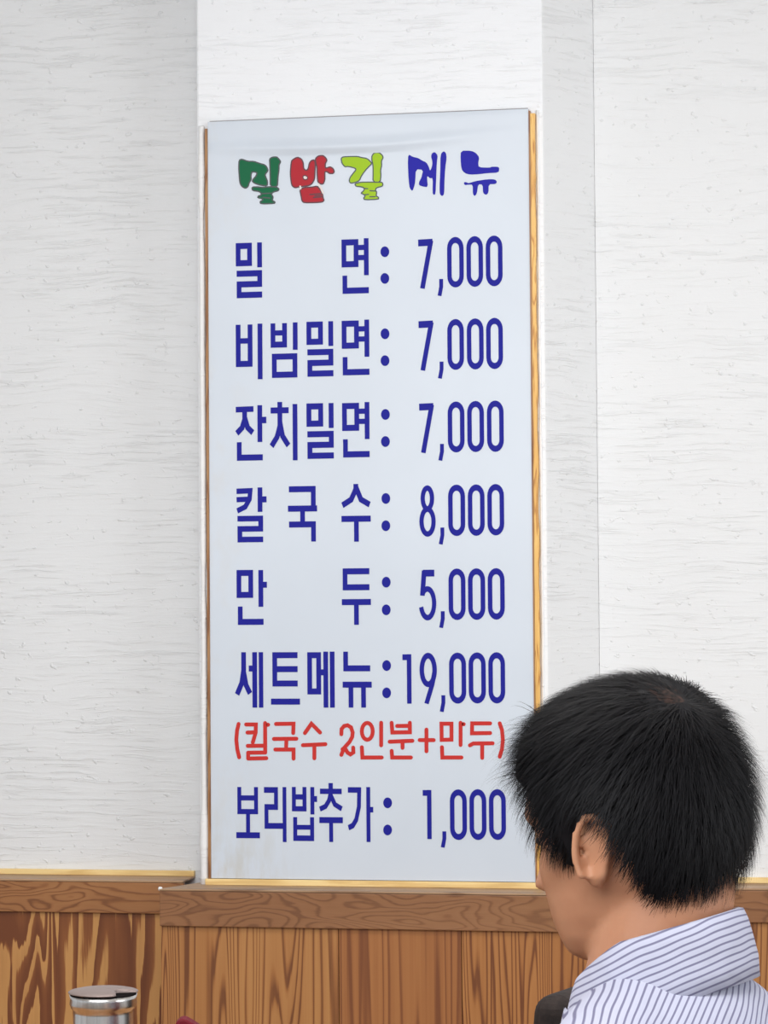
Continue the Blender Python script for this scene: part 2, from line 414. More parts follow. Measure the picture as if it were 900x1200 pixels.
G = {   # syllable: (width, height, strokes) in the tracing's units
 '밀': (133,273,[S((12,15),(70,15),(70,100),(12,100),closed=True),S((121,0),(121,123)),S((4,152),(121,152),(121,205),(16,205),(16,258),(133,258))]),
 '면': (138,274,[S((12,18),(74,18),(74,126),(12,126),closed=True),S((126,0),(126,183)),S((80,45),(120,45),H=26),S((80,95),(120,95),H=26),S((16,182),(16,257),(138,257))]),
 '비': (134,276,[S((12,3),(12,198),(72,198),(72,3)),S((12,84),(72,84),H=27),S((122,0),(122,276))]),
 '빔': (136,274,[S((11,2),(11,108),(70,108),(70,2)),S((11,50),(70,50),H=26),S((124,0),(124,136)),S((17,168),(122,168),(122,258),(17,258),closed=True)]),
 '잔': (155,276,[S((0,22),(90,20),H=28),S((45,30),(45,72),(32,112),(5,140)),S((45,60),(60,112),(86,138)),S((122,2),(122,185)),S((122,76),(155,76),H=32),S((17,184),(17,261),(136,261))]),
 '치': (137,292,[S((47,0),(47,34)),S((0,42),(92,42),H=30),S((47,42),(47,120),(32,175),(4,220)),S((47,100),(60,170),(90,218)),S((124,12),(124,292))]),
 '칼': (152,276,[S((0,20),(70,18),(66,60),(44,98),(3,118),W=22,H=27),S((0,62),(64,60),H=26),S((119,2),(119,124)),S((119,62),(152,62),H=30),S((4,157),(122,157),(122,208),(16,208),(16,261),(134,261),H=28)]),
 '국': (148,278,[S((5,16),(129,16),(129,112)),S((0,113),(148,113)),S((74,113),(74,190)),S((5,192),(129,192),(129,278))]),
 '수': (149,288,[S((74,0),(74,26),(50,78),(5,106)),S((74,14),(100,78),(144,104)),S((0,174),(149,174)),S((76,174),(76,288))]),
 '만': (154,276,[S((12,16),(72,16),(72,126),(12,126),closed=True),S((123,2),(123,186)),S((123,76),(154,76)),S((18,184),(18,261),(136,261))]),
 '두': (148,284,[S((141,16),(17,16),(17,96),(141,96)),S((0,170),(148,170)),S((74,170),(74,284))]),
 '세': (139,278,[S((40,0),(40,90),(30,155),(6,212)),S((40,100),(52,165),(72,207)),S((66,82),(96,82)),S((96,0),(96,278)),S((128,0),(128,278),W=22)]),
 '트': (147,264,[S((136,15),(20,15),(20,157),(136,157)),S((20,85),(136,85)),S((0,248),(147,248))]),
 '메': (139,281,[S((12,18),(58,18),(58,200),(12,200),closed=True),S((58,104),(94,104)),S((94,0),(94,281)),S((127,0),(127,281))]),
 '뉴': (148,281,[S((16,0),(16,84),(141,84)),S((0,166),(148,166)),S((42,166),(42,281)),S((106,166),(106,281))]),
 '보': (120,260,[S((16,0),(16,124),(101,124),(101,0),W=20,H=26),S((16,55),(101,55),W=20,H=26),S((60,124),(60,240),W=20),S((0,243),(120,243),H=30)]),
 '리': (113,277,[S((0,15),(61,15),(61,101),(12,101),(12,196),(100,196),W=20,H=29),S((104,0),(104,277),W=19)]),
 '밥': (128,273,[S((10,0),(10,110),(64,110),(64,0),W=20,H=26),S((10,50),(64,50),H=26),S((104,0),(104,138),W=20),S((104,60),(128,60)),S((16,152),(16,258),(102,258),(102,152),W=20,H=28),S((16,203),(102,203),H=24)]),
 '추': (120,297,[S((59,0),(59,34),W=22),S((4,42),(115,42),H=27),S((59,50),(50,88),(32,118),(3,132),W=20,H=26),S((59,62),(80,108),(115,130),W=20,H=26),S((0,187),(120,187)),S((60,187),(60,297),W=20)]),
 '가': (129,277,[S((0,15),(58,15),(56,100),(42,165),(24,195),(2,206),W=20,H=28),S((104,0),(104,277),W=20),S((104,114),(129,114),H=28)]),
 '0': (86,252,[(stadium(86,252,11.5,15), 23, 30, True, False)]),
 '7': (78,245,[S((0,18),(74,16),W=23,H=34),S((66,8),(20,245),W=24,H=24)]),
 ',': (24,85,[S((13,0),(13,38),(4,84),W=20,H=20)]),
 '8': (84,258,[(ell(42,66,24,52),22,27,True,False),(ell(42,182,31,62),22,27,True,False)]),
 '5': (88,254,[S((78,17),(20,17),W=22,H=34),S((26,4),(16,130),W=24,H=24),(ell(42,168,34,72,26,-128,165),22,28,False,False)]),
 '1': (46,247,[S((0,15),(34,15),H=29),S((34,0),(34,247),W=23)]),
 '9': (88,256,[(ell(44,87,33,72),23,29,True,False),S((76,100),(64,160),(34,256),W=23,H=23)]),
}
def put(ch, box4, org, sc=4.2857, mat='blue', name='letter'):
    x0, y0, x1, y1 = box4; gw, gh, strokes = G[ch]
    a = to_board(org[0]+x0/sc, org[1]+y0/sc); b = to_board(org[0]+x1/sc, org[1]+y1/sc)
    fm = lambda x, y: (a[0]+(b[0]-a[0])*x/gw, a[1]+(b[1]-a[1])*y/gh)
    V, Fc = seg_mesh(strokes, fm)
    return mesh(name, V, Fc, M[mat], sign)
def colon(c1, c2, org):
    for cx, cy in (c1, c2):
        V = []
        for q in range(24):
            an = 2*math.pi*q/24
            x, z = to_board(org[0]+(cx+22*math.cos(an))/4.2857, org[1]+(cy+27*math.sin(an))/4.2857); V.append((x, YP, z))
        mesh('colon_dot', V, [tuple(range(24))], M['blue'], sign)
A, B = 265, 430
rows = [
 (260, A, [('밀',(48,107,181,380)),('면',(579,86,717,360))]),
 (260, A, [('비',(48,514,183,790)),('빔',(224,508,360,782)),('밀',(403,502,539,775)),('면',(580,494,720,770))]),
 (460, A, [('잔',(48,64,203,340)),('치',(223,48,360,340)),('밀',(403,55,541,331)),('면',(582,50,721,326))]),
 (460, A, [('칼',(52,476,204,752)),('국',(310,470,458,748)),('수',(578,460,727,748))]),
 (650, A, [('만',(52,76,206,352)),('두',(580,68,728,352))]),
 (650, A, [('세',(48,490,187,768)),('트',(224,490,371,754)),('메',(407,487,546,768)),('뉴',(584,487,732,768))]),
 (830, A, [('보',(50,395,170,655)),('리',(190,395,303,672)),('밥',(330,395,458,668)),('추',(467,375,587,672)),('가',(611,395,740,672))]),
 (260, B, [('7',(257,88,335,333)),(',',(360,287,384,372)),('0',(402,77,487,328)),('0',(499,73,584,325)),('0',(596,70,682,322))]),
 (260, B, [('7',(259,498,337,745)),(',',(362,702,386,787)),('0',(403,489,488,742)),('0',(501,486,587,740)),('0',(598,483,684,738))]),
 (460, B, [('7',(262,55,339,302)),(',',(364,258,388,342)),('0',(405,46,491,300)),('0',(503,43,589,298)),('0',(602,41,688,297))]),
 (460, B, [('8',(262,466,346,724)),(',',(366,678,390,763)),('0',(407,463,494,720)),('0',(506,462,592,719)),('0',(604,460,690,717))]),
 (650, B, [('5',(262,76,350,330)),(',',(368,284,392,368)),('0',(409,70,496,328)),('0',(507,69,595,327)),('0',(606,68,693,326))]),
 (650, B, [('1',(178,500,225,748)),('9',(264,492,352,748)),(',',(371,706,395,790)),('0',(412,492,499,748)),('0',(510,491,598,747)),('0',(609,490,695,747))]),
 (830, B, [('1',(280,410,326,657)),(',',(376,618,400,700)),('0',(416,407,503,662)),('0',(514,406,601,662)),('0',(612,406,699,662))]),
]
for oy, ox, gl in rows:
    for ch, bx4 in gl: put(ch, bx4, (ox, oy), name='numeral' if ch in '0123456789' else 'comma' if ch == ',' else 'letter')
for oy, c1, c2 in [(260,(797,150),(797,284)),(260,(798,562),(798,697)),(460,(800,110),(800,246)),(460,(802,532),(802,669)),
                   (650,(804,138),(804,277)),(650,(806,557),(806,694)),(830,(811,475),(811,611))]:
    colon(c1, c2, (A, oy))
# red line, round-ended pen, traced in three crops at 7.5x
def RS(org, *strokes, name='letter'):
    fm = lambda x, y: to_board(org[0]+x/7.5, org[1]+y/7.5)
    out = []
    for s in strokes:
        closed = s[-1] == 'c'; pts = list(s[:-1]) if closed else list(s)
        out.append((pts, 34, 35, closed, True))
    V, Fc = seg_mesh(out, fm); o = mesh(name, V, Fc, M['red'], sign); o['label'] = 'red character of the bracketed line'; return o
o1, o2, o3 = (270,835), (380,835), (480,835)
def RR(org, *strokes, name='letter'): return RS(org, *strokes, name=name)
RR(o1, ((72,100),(58,160),(52,240),(60,320),(77,393)), name='bracket')
RR(o1, ((138,105),(224,105),(222,175),(197,262)), ((150,176),(210,174)), ((305,92),(306,352)), ((308,108),(332,107)), ((152,293),(300,291)), ((160,353),(306,351)), ((156,353),(156,402)), ((156,404),(316,401)))
RR(o1, ((400,100),(555,98),(552,180)), ((382,232),(580,230)), ((492,232),(490,320)), ((395,325),(555,325),(555,405)))
RR(o1, ((655,180),(712,98),(788,175)), ((637,287),(835,278)), ((738,285),(738,402)))
RR(o2, ((150,190),(152,145),(175,118),(205,112),(235,130),(250,175),(245,215),(222,258),(175,310),(150,372)), ((160,322),(185,318),(205,352),(230,368),(256,350),(254,308)), name='numeral')
RR(o2, (tuple(ell(378,165,48,74,20))+('c',)), ((500,90),(500,288)), ((330,305),(335,395),(505,395)))
RR(o2, ((592,90),(598,175),(753,173),(752,90)), ((640,118),(740,117)), ((575,256),(775,248)), ((688,255),(688,310)), ((592,337),(597,395),(762,395)))
RR(o3, ((88,242),(212,242)), ((148,150),(148,340)), name='plus')
RR(o3, ((280,98),(368,98),(368,238),(282,240),'c'), ((448,90),(448,285)), ((456,102),(476,102)), ((284,305),(288,395),(456,395)))
RR(o3, ((708,95),(550,95),(548,182),(708,180)), ((530,288),(560,272),(730,270)), ((638,275),(638,398)))
RR(o3, ((792,95),(812,155),(820,240),(812,320),(792,388)), name='bracket')
# title: hand-drawn outlined syllables
def title(org, sc, polys, fill, line, lw, extra=(), holes=(), label=''):
    fm = lambda x, y: to_board(org[0]+x/sc, org[1]+y/sc)
    V, Fc = [], []
    def sm(p):      # one Chaikin pass
        q = []
        for i in range(len(p)):
            a, b = p[i], p[(i+1) % len(p)]
            q += [(a[0]*.78+b[0]*.22, a[1]*.78+b[1]*.22), (a[0]*.22+b[0]*.78, a[1]*.22+b[1]*.78)]
        return q
    for p in polys:
        p = sm(p); b = len(V)
        for x, y in p:
            X, Z = fm(x, y); V.append((X, YP, Z))
        Fc.append(tuple(range(b, b+len(p))))
    o = mesh('letter', V, Fc, M[fill], sign); o['label'] = label
    if line:
        st = [(sm(p), lw, lw, True, False) for p in polys] + [(list(e), lw, lw, False, True) for e in extra] + [(sm(h), lw*.8, lw*.8, True, False) for h in holes]
        V, Fc = seg_mesh(st, fm, YP-.0001)
        mesh('letter_outline', V, Fc, M[line], o)
    for h in holes:
        V = []; h = sm(h)
        for x, y in h:
            X, Z = fm(x, y); V.append((X, YP-.00005, Z))
        mesh('letter_counter', V, [tuple(range(len(V)))], M['peel'], o)
    return o
title((270,170), 11.25, [
 [(115,200),(150,185),(230,215),(310,215),(380,240),(460,262),(490,310),(495,340),(455,390),(470,430),(490,480),(485,540),(400,530),(310,500),(285,470),(345,400),(350,360),(285,350),(270,400),(275,455),(245,500),(235,545),(200,572),(150,545),(125,500),(115,380),(110,290)],
 [(515,185),(550,160),(610,155),(640,185),(665,220),(640,260),(640,330),(630,400),(625,450),(620,550),(525,550),(525,400),(520,250)],
 [(285,555),(350,550),(430,560),(500,550),(600,550),(640,575),(635,600),(560,620),(540,650),(565,685),(550,730),(590,750),(580,770),(400,775),(390,745),(430,725),(415,705),(360,695),(370,670),(400,665),(410,640),(380,610),(290,600)]],
 'title_green', 'outline', 17, [((420,640),(530,635)),((430,690),(520,700))], label='dark green outlined syllable of the heading')
title((330,170), 11.25, [
 [(135,200),(205,158),(260,180),(285,230),(290,310),(320,335),(350,320),(365,240),(390,205),(430,195),(445,230),(440,350),(435,450),(400,510),(360,535),(280,545),(230,550),(180,565),(140,540),(125,480),(115,370),(125,250)],
 [(445,180),(480,145),(540,135),(580,165),(600,200),(575,245),(575,300),(600,300),(640,285),(680,310),(695,350),(680,375),(630,375),(600,350),(570,350),(570,400),(570,460),(545,520),(480,500),(470,400),(468,290),(450,230)],
 [(240,590),(290,560),(400,555),(470,540),(510,590),(540,650),(545,690),(560,730),(540,750),(450,758),(300,760),(270,740),(255,660)]],
 'title_red', 'outline_red', 17, [((375,652),(520,640)),((420,692),(540,682)),((440,670),(520,662))], [[(280,410),(310,398),(345,420),(340,450),(310,458),(285,445)]], label='red outlined syllable of the heading')
title((390,170), 11.25, [
 [(110,180),(130,155),(240,150),(330,150),(380,165),(450,175),(500,220),(515,245),(470,290),(440,320),(380,400),(350,470),(300,490),(240,505),(215,480),(225,430),(270,370),(305,330),(300,305),(200,280),(160,288),(120,240)],
 [(515,140),(550,100),(610,98),(650,130),(665,165),(640,210),(645,270),(630,330),(635,400),(625,490),(530,490),(532,350),(530,260),(515,200)],
 [(290,510),(360,490),(500,488),(600,490),(650,490),(662,520),(650,545),(580,560),(560,590),(580,620),(570,670),(605,690),(600,715),(420,722),(405,700),(430,670),(400,645),(370,635),(410,600),(420,570),(380,550),(305,545)]],
 'title_lime', 'outline', 15, [((490,602),(565,606)),((425,655),(470,650)),((490,682),(560,680)),((420,572),(460,575))], label='lime green outlined syllable of the heading')
title((470,165), 6.923, [
 [(58,108),(95,130),(140,140),(170,160),(205,175),(225,210),(235,245),(250,215),(255,170),(243,130),(250,100),(275,90),(298,120),(290,170),(285,300),(280,430),(265,440),(255,420),(258,300),(235,305),(215,285),(210,300),(218,375),(180,372),(145,360),(145,335),(165,300),(180,235),(120,230),(115,330),(108,365),(92,410),(70,385),(62,330),(55,200)],
 [(320,110),(345,82),(365,100),(370,140),(358,220),(352,330),(350,430),(335,450),(315,435),(312,380),(318,250)]],
 'title_blue', None, 0, label='blue brush-drawn syllable of the heading')
title((470,165), 6.923, [
 [(485,80),(570,80),(610,100),(635,135),(625,180),(630,215),(720,218),(735,210),(785,210),(797,220),(792,258),(700,262),(640,270),(560,275),(515,262),(490,230),(482,150)],
 [(512,335),(530,335),(545,345),(610,325),(700,312),(760,312),(778,330),(770,350),(710,352),(710,420),(690,440),(665,425),(662,355),(625,352),(615,430),(595,450),(582,430),(582,355),(545,355),(520,360),(510,350)]],
 'title_blue', None, 0, label='blue brush-drawn syllable of the heading')
# peeled nick beside the red heading syllable
V, Fc = seg_mesh([([(488,515),(520,570),(548,632)], 24, 24, False, True), ([(245,545),(250,575)], 24, 24, False, True)], lambda x, y: to_board(330+x/11.25, 170+y/11.25), YP-.0003)
npk = mesh('peeled_nick', V, Fc, M['peel'], sign); npk['kind'] = 'stuff'

# ------------------------------------------------------------------ table, container, bottle
def lathe(name, prof, seg, mat, parent, center, smooth=True):
    v, f = [], []
    for r, z in prof:
        for j in range(seg):
            a = 2*math.pi*j/seg; v.append((center[0]+r*math.cos(a), center[1]+r*math.sin(a), center[2]+z))
    for i in range(len(prof)-1):
        for j in range(seg):
            f.append((i*seg+j, i*seg+(j+1)%seg, (i+1)*seg+(j+1)%seg, (i+1)*seg+j))
    f.append(tuple(range(seg))[::-1]); f.append(tuple((len(prof)-1)*seg+j for j in range(seg)))
    return mesh(name, v, f, mat, parent, smooth)
GR = Vector((RT0.x, RT0.y, 0)); GD = Vector((-math.sin(YAW), math.cos(YAW), 0))
def gp(r, d, z): p = CAM + GR*r + GD*d; return Vector((p.x, p.y, z))
M['table'] = wood('table_wood', sR(190,140,90), sR(170,120,72), sR(140,94,54), 71.0, (6,6,1.5), 6, horizontal=True)
tb = thing('dining_table', 'wooden dining table just below the picture, carrying the steel container', 'table', gp(-.36, 2.78, 0))
def gbox(name, r0, r1, d0, d1, z0, z1, mat, parent, bev=.003):
    return prism(name, [gp(r0,d0,0)[:2], gp(r1,d0,0)[:2], gp(r1,d1,0)[:2], gp(r0,d1,0)[:2]], z0, z1, mat, parent, bev)
gbox('tabletop', -.85, -.02, 2.48, 3.16, .722, .75, M['table'], tb, .004)
M['iron'] = plain('black_iron', sR(34,34,36), .5)
gbox('pedestal', -.40, -.33, 2.74, 2.81, .02, .7215, M['iron'], tb)
gbox('foot_plate', -.47, -.28, 2.70, 2.90, 0, .0195, M['iron'], tb)

cz = at(121, 1160, 2.74)
k = N('brushed_steel', .26, .5); k.b.inputs['Metallic'].default_value = 1.0
st = k.noise(k.mapping((260,260,3)), 1.0, 3, .6)
k.color(k.ramp(st, [(.3, (.50,.48,.46,1)), (.7, (.66,.64,.62,1))])); k.bump(st, .12, .0003)
M['steel'] = k.m
M['lid'] = plain('lid_steel', (.24,.185,.17,1), .5, .4)
M['dark_hole'] = plain('inside_dark', (.012,.01,.01,1), .9, spec=0.0)
ctr = (cz.x, cz.y, .7505); Hc = cz.z - .7505
ct = thing('condiment_container', 'lidded brushed steel container in front of the dark left panelling', 'container', (cz.x, cz.y, .7505))
lathe('body', [(.030,0),(.0315,.002),(.0320,.02),(.0320,Hc-.031),(.0318,Hc-.024),(.0318,Hc-.021),(.0345,Hc-.0185),(.0360,Hc-.014),(.0352,Hc-.009),(.0362,Hc-.0045),(.0345,Hc-.0050),(.0338,Hc-.0075)], 64, M['steel'], ct, ctr)
# lid with a notch for the spoon: disc whose rim is cut on the near right side
def lid():
    v, f = [], []; seg = 72; na = math.atan2((GR*.7-GD*.5).y, (GR*.7-GD*.5).x)
    def rad(a, r):
        d = (a-na+math.pi) % (2*math.pi)-math.pi
        return r*(1-.50*math.exp(-(d/.38)**4))
    prof = [(.0372, Hc-.0024), (.0374, Hc-.0016), (.0362, Hc-.0008), (.030, Hc+.0006), (.018, Hc+.0016)]
    for i, (r, z) in enumerate(prof):
        for j in range(seg):
            a = 2*math.pi*j/seg; rr = min(rad(a, .0374), r) if i > 2 else rad(a, r)
            v.append((ctr[0]+rr*math.cos(a), ctr[1]+rr*math.sin(a), ctr[2]+z))
    for i in range(len(prof)-1):
        for j in range(seg): f.append((i*seg+j, i*seg+(j+1)%seg, (i+1)*seg+(j+1)%seg, (i+1)*seg+j))
    v.append((ctr[0], ctr[1], ctr[2]+Hc+.002)); t = len(v)-1
    for j in range(seg): f.append(((len(prof)-1)*seg+j, (len(prof)-1)*seg+(j+1)%seg, t))
    f.append(tuple(range(seg))[::-1])
    return mesh('lid', v, f, M['lid'], ct, True)
lid()['label'] = 'flat brownish steel lid with a spoon notch'
lathe('inner_shade_disc', [(.0352, Hc-.0046), (.0352, Hc-.0027)], 48, M['dark_hole'], ct, ctr)  # near-black disc stands in for the shaded inside seen through the notch

# dark red flip-top bottle, only the tip of its cap reaches into the picture
bt = at(214, 1192, 2.66)
rb = thing('sauce_bottle', 'dark red cap tip at the bottom edge right of the steel container', 'bottle', (bt.x, bt.y, .7505))
M['red_plastic'] = plain('dark_red_plastic', sR(100,14,28), .65, spec=.2)
M['red_body'] = plain('dark_red_bottle', sR(96,18,24), .3)
hb = bt.z-.7505
lathe('body', [(.026,0),(.028,.004),(.028,hb*.55),(.024,hb*.65),(.017,hb*.72),(.017,hb*.78)], 40, M['red_body'], rb, (bt.x+.004, bt.y, .7505))
V = []
prof = [(-.0085,0),(.023,0),(.023,-.012)]
# slanted cap: side outline extruded along the view depth
out = [(-.018,-.05),(.034,-.05),(.034,-.022),(.024,-.013),(.010,-.004),(.003,0),(-.002,-.0003),(-.006,-.004),(-.009,-.012),(-.014,-.03)]
n = len(out)
for s in (-.012, .012):
    for r, z in out:
        p = Vector((bt.x, bt.y, bt.z+z)) + GR*r + GD*s; V.append(p)
fc = [tuple(range(n)), tuple(range(n,2*n))[::-1]] + [(i, n+i, n+(i+1)%n, (i+1)%n) for i in range(n)]
cp = mesh('cap', V, fc, M['red_plastic'], rb); bevel_mod(cp, .003, 3)

# ------------------------------------------------------------------ chairs
kf = N('dark_upholstery', .8, .25); kf.color(kf.ramp(kf.noise(kf.mapping((1,1,1)), 60, 4), [(.3, sR(34,28,27)), (.7, sR(52,43,40))])); kf.bump(kf.noise(kf.mapping((1,1,1)), 500, 2), .3, .001)
M['uph'] = kf.m
def make_chair(label, loc, rz, ztop, seat=.455):
    t = thing('dining_chair', label, 'chair', (0,0,0), None)
    # local: backrest spans x, sits at y=0, seat towards +y
    def rb_(name, w, h, d, c, mat, bev, lean=0):
        v = []
        f = [(0,3,2,1),(4,5,6,7),(0,1,5,4),(1,2,6,5),(2,3,7,6),(3,0,4,7)]
        for sz in (-1,1):
            for sx, sy in ((-1,-1),(1,-1),(1,1),(-1,1)):
                v.append((c[0]+sx*w/2, c[1]+sy*d/2+lean*sz*h/2, c[2]+sz*h/2))
        o = mesh(name, v, f, mat, t); bevel_mod(o, bev, 5); return o
    rb_('backrest', .42, .40, .045, (0,-.02,ztop-.20), M['uph'], .020, -.10)
    rb_('seat', .43, .07, .42, (0,.22,seat-.035), M['uph'], .022)
    for sx in (-1,1):
        rb_('back_post', .028, ztop-.36-seat+.075, .028, (sx*.18,.015,(seat-.075+ztop-.36)/2), M['iron'], .004, -.05)
        for yy in (.04,.40): rb_('leg', .028, seat-.071, .028, (sx*.18,yy,(seat-.071)/2), M['iron'], .004)
    t.location = loc; t.rotation_euler = (0,0,rz)
    return t
def ang(v): return math.atan2(v.y, v.x)
c0 = at(602, 1166, 2.80)                                     # near top corner of the backrest
line = (GR*.47+GD*.88)
seatdir = (-GR*.88+GD*.47)
mid = Vector((c0.x, c0.y, 0)) + line*.215
# seat towards local +y: rz = angle(seatdir)-90deg
make_chair('dark brown upholstered chair back peeking out left of the striped shirt', (mid.x, mid.y, 0), ang(seatdir)-math.pi/2, c0.z)

# ------------------------------------------------------------------ the person
def skin_mat():
    k = N('skin', .5, .35)
    c = k.ramp(k.noise(k.mapping((1,1,1)), 14, 4), [(.3, sR(190,138,106)), (.7, sR(172,118,88))]); k.color(c)
    k.b.inputs['Subsurface Weight'].default_value = .12; k.b.inputs['Subsurface Scale'].default_value = .01
    k.b.inputs['Subsurface Radius'].default_value = (1,.35,.2)
    k.bump(k.noise(k.mapping((1,1,1)), 420, 3), .15, .0005); return k.m
M['skin'] = skin_mat()
ALB = math.radians(26)                      # body faces left and away from the camera
def basis(alpha, pitch=0.0, roll=0.0):
    f = (-GR*math.cos(alpha) + GD*math.sin(alpha)); l = Vector((0,0,1)).cross(f); u = Vector((0,0,1))
    q = Matrix.Rotation(pitch, 3, l)         # positive pitch: nod forward (f turns down)
    f, u = q@f, q@u
    q = Matrix.Rotation(roll, 3, f); l, u = q@l, q@u
    return f, l, u
Bf, Bl, Bu = basis(ALB)
NB = at(761, 1124, 2.24)                     # base of the neck
def bw(p): return NB + Bf*p[0] + Bl*p[1] + Bu*p[2]
Hf, Hl, Hu = basis(math.radians(36), math.radians(9), math.radians(-3))
HC = at(736, 966, 2.28)
def hw(p): return HC + Hf*p[0] + Hl*p[1] + Hu*p[2]

class Blob:
    def __init__(s): s.v, s.f = [], []
    def add(s, v, f): b = len(s.v); s.v += v; s.f += [tuple(i+b for i in q) for q in f]
    def ell(s, c, r, fr, nu=20, nv=12):
        v, f = [], []
        for i in range(nv+1):
            ph = math.pi*i/nv
            for j in range(nu):
                th = 2*math.pi*j/nu
                v.append(fr((c[0]+r[0]*math.sin(ph)*math.cos(th), c[1]+r[1]*math.sin(ph)*math.sin(th), c[2]+r[2]*math.cos(ph))))
        for i in range(nv):
            for j in range(nu): f.append((i*nu+j, (i+1)*nu+j, (i+1)*nu+(j+1)%nu, i*nu+(j+1)%nu))
        s.add(v, f)
    def cap(s, a, b, ra, rb, fr, nu=16):
        a, b = Vector(fr(a)), Vector(fr(b)); d = (b-a).normalized()
        x = d.orthogonal().normalized(); y = d.cross(x); v, f = [], []; rings = []
        L = (b-a).length
        for i in range(6): ph = math.pi/2*(1-i/5); rings.append((-ra*math.sin(ph), ra*math.cos(ph)))
        for i in range(6): ph = math.pi/2*i/5; rings.append((L+rb*math.sin(ph), rb*math.cos(ph)))
        for t, r in rings:
            for j in range(nu):
                th = 2*math.pi*j/nu; v.append(a+d*t+(x*math.cos(th)+y*math.sin(th))*max(r,1e-4))
        for i in range(len(rings)-1):
            for j in range(nu): f.append((i*nu+j, i*nu+(j+1)%nu, (i+1)*nu+(j+1)%nu, (i+1)*nu+j))
        s.add(v, f)
def remesh(name, blob, mat, parent, voxel, smooth=6, cut=None):
    me = bpy.data.meshes.new('tmp'); me.from_pydata([tuple(v) for v in blob.v], [], blob.f)
    bm = bmesh.new(); bm.from_mesh(me); bmesh.ops.remove_doubles(bm, verts=bm.verts, dist=1e-6); bmesh.ops.recalc_face_normals(bm, faces=bm.faces); bm.to_mesh(me); bm.free()
    o = bpy.data.objects.new('tmp', me); C.objects.link(o)
    r = o.modifiers.new('r', 'REMESH'); r.mode = 'VOXEL'; r.voxel_size = voxel; r.use_smooth_shade = True
    s = o.modifiers.new('s', 'SMOOTH'); s.iterations = smooth; s.factor = .5
    dg = bpy.context.evaluated_depsgraph_get(); m2 = bpy.data.meshes.new_from_object(o.evaluated_get(dg))
    bpy.data.objects.remove(o)
    bm = bmesh.new(); bm.from_mesh(m2)
    if cut:
        kill = [v for v in bm.verts if cut(v.co)]
        bmesh.ops.delete(bm, geom=kill, context='VERTS')
    org = wloc(parent)
    for v in bm.verts: v.co -= org
    bm.to_mesh(m2); bm.free()
    m2.name = name; m2.materials.clear(); m2.materials.append(mat)
    m2.polygons.foreach_set('use_smooth', [True]*len(m2.polygons))
    return link(name, m2, parent)

pbase = bw((-.08,0,0)); pbase.z = 0
person = thing('person', 'person with short black hair in a striped shirt, seated, facing away left', 'person', pbase)

# --- head (local: x forward, y left, z up, origin at eye level)
tab = [(.116,-.008,-.012,.004),(.112,.022,-.040,.026),(.103,.046,-.062,.044),(.085,.068,-.083,.061),(.055,.084,-.097,.073),(.025,.089,-.101,.077),
       (0,.084,-.100,.076),(-.025,.083,-.095,.073),(-.045,.084,-.086,.069),(-.07,.083,-.062,.062),(-.09,.081,-.030,.052),(-.105,.074,-.005,.040),(-.115,.060,.015,.024),(-.119,.045,.03,.006)]
def interp(z):
    if z >= tab[0][0]: return tab[0][1:]
    for a, b in zip(tab, tab[1:]):
        if z >= b[0]:
            t = (a[0]-z)/(a[0]-b[0]); return tuple(a[i]+(b[i]-a[i])*t for i in (1,2,3))
    return tab[-1][1:]
def head_pt(th, z, off=0.0):
    fx, bx, hwid = interp(z); cx = (fx+bx)/2 if z < -.05 else -.008
    c, s = math.cos(th), math.sin(th)
    a = (fx-cx) if c > 0 else (cx-bx)
    e = 2/2.25
    x = cx+(a+off)*math.copysign(abs(c)**e, c); y = (hwid+off)*math.copysign(abs(s)**e, s)
    return [x, y, z]
def face_detail(p):
    x, y, z = p
    if x > .02:
        g = lambda cy, cz, sy, sz: math.exp(-((abs(y)-cy)/sy)**2-((z-cz)/sz)**2)
        x -= .010*g(.032,-.002,.016,.012)           # eye sockets
        x += .005*g(.030,.020,.024,.008)            # brow
        x += .004*g(.045,-.032,.020,.018)           # cheekbone
        x -= .004*g(.0,-.0885,.03,.006)             # under the lip
        x += .005*g(0,-.066,.022,.0055)+.006*g(0,-.076,.020,.0055)   # lips
        x -= .003*g(0,-.071,.026,.002)
        x += .005*g(0,-.105,.02,.012)               # chin
        nb = max(0, min(1, (.012-z)/.056)) if z > -.046 else max(0, 1-(-.046-z)/.008)
        x += .024*nb*math.exp(-(y/(.008+.007*nb))**2)   # nose bridge to tip
        x += .006*g(.013,-.044,.006,.007)           # nostril wings
    return (x, y, z)
hb_ = Blob()
zs = [.116-.235*i/90 for i in range(91)]; NU = 120
v, f = [], []
for z in zs:
    for j in range(NU): v.append(hw(face_detail(head_pt(2*math.pi*j/NU, z))))
for i in range(90):
    for j in range(NU): f.append((i*NU+j, (i+1)*NU+j, (i+1)*NU+(j+1)%NU, i*NU+(j+1)%NU))
f.append(tuple(range(NU))); f.append(tuple(90*NU+j for j in range(NU))[::-1])
hb_.add(v, f)
# ears: helix ring, lobe and concha
for s in (-1, 1):
    pts = []
    for i in range(15):
        a = math.radians(-60+i*21); pts.append((-.012-.014*math.cos(a)*1.0 - .004*math.sin(a), s*(.079+.010*(1-math.cos(a))*.5+.004), -.012+.029*math.sin(a)))
    for a, b in zip(pts, pts[1:]): hb_.cap(a, b, .0042, .0042, hw, 8)
    hb_.ell((-.010, s*.077, -.012), (.014,.006,.026), hw, 12, 8)
    hb_.ell((-.008, s*.080, -.037), (.0115,.0045,.0115), hw, 12, 8)
# neck
nk0 = hw((-.035,0,-.055)); nk1 = bw((0.0,0,-.03))
hb_.cap(nk0, nk1, .056, .060, lambda p: p, 24)
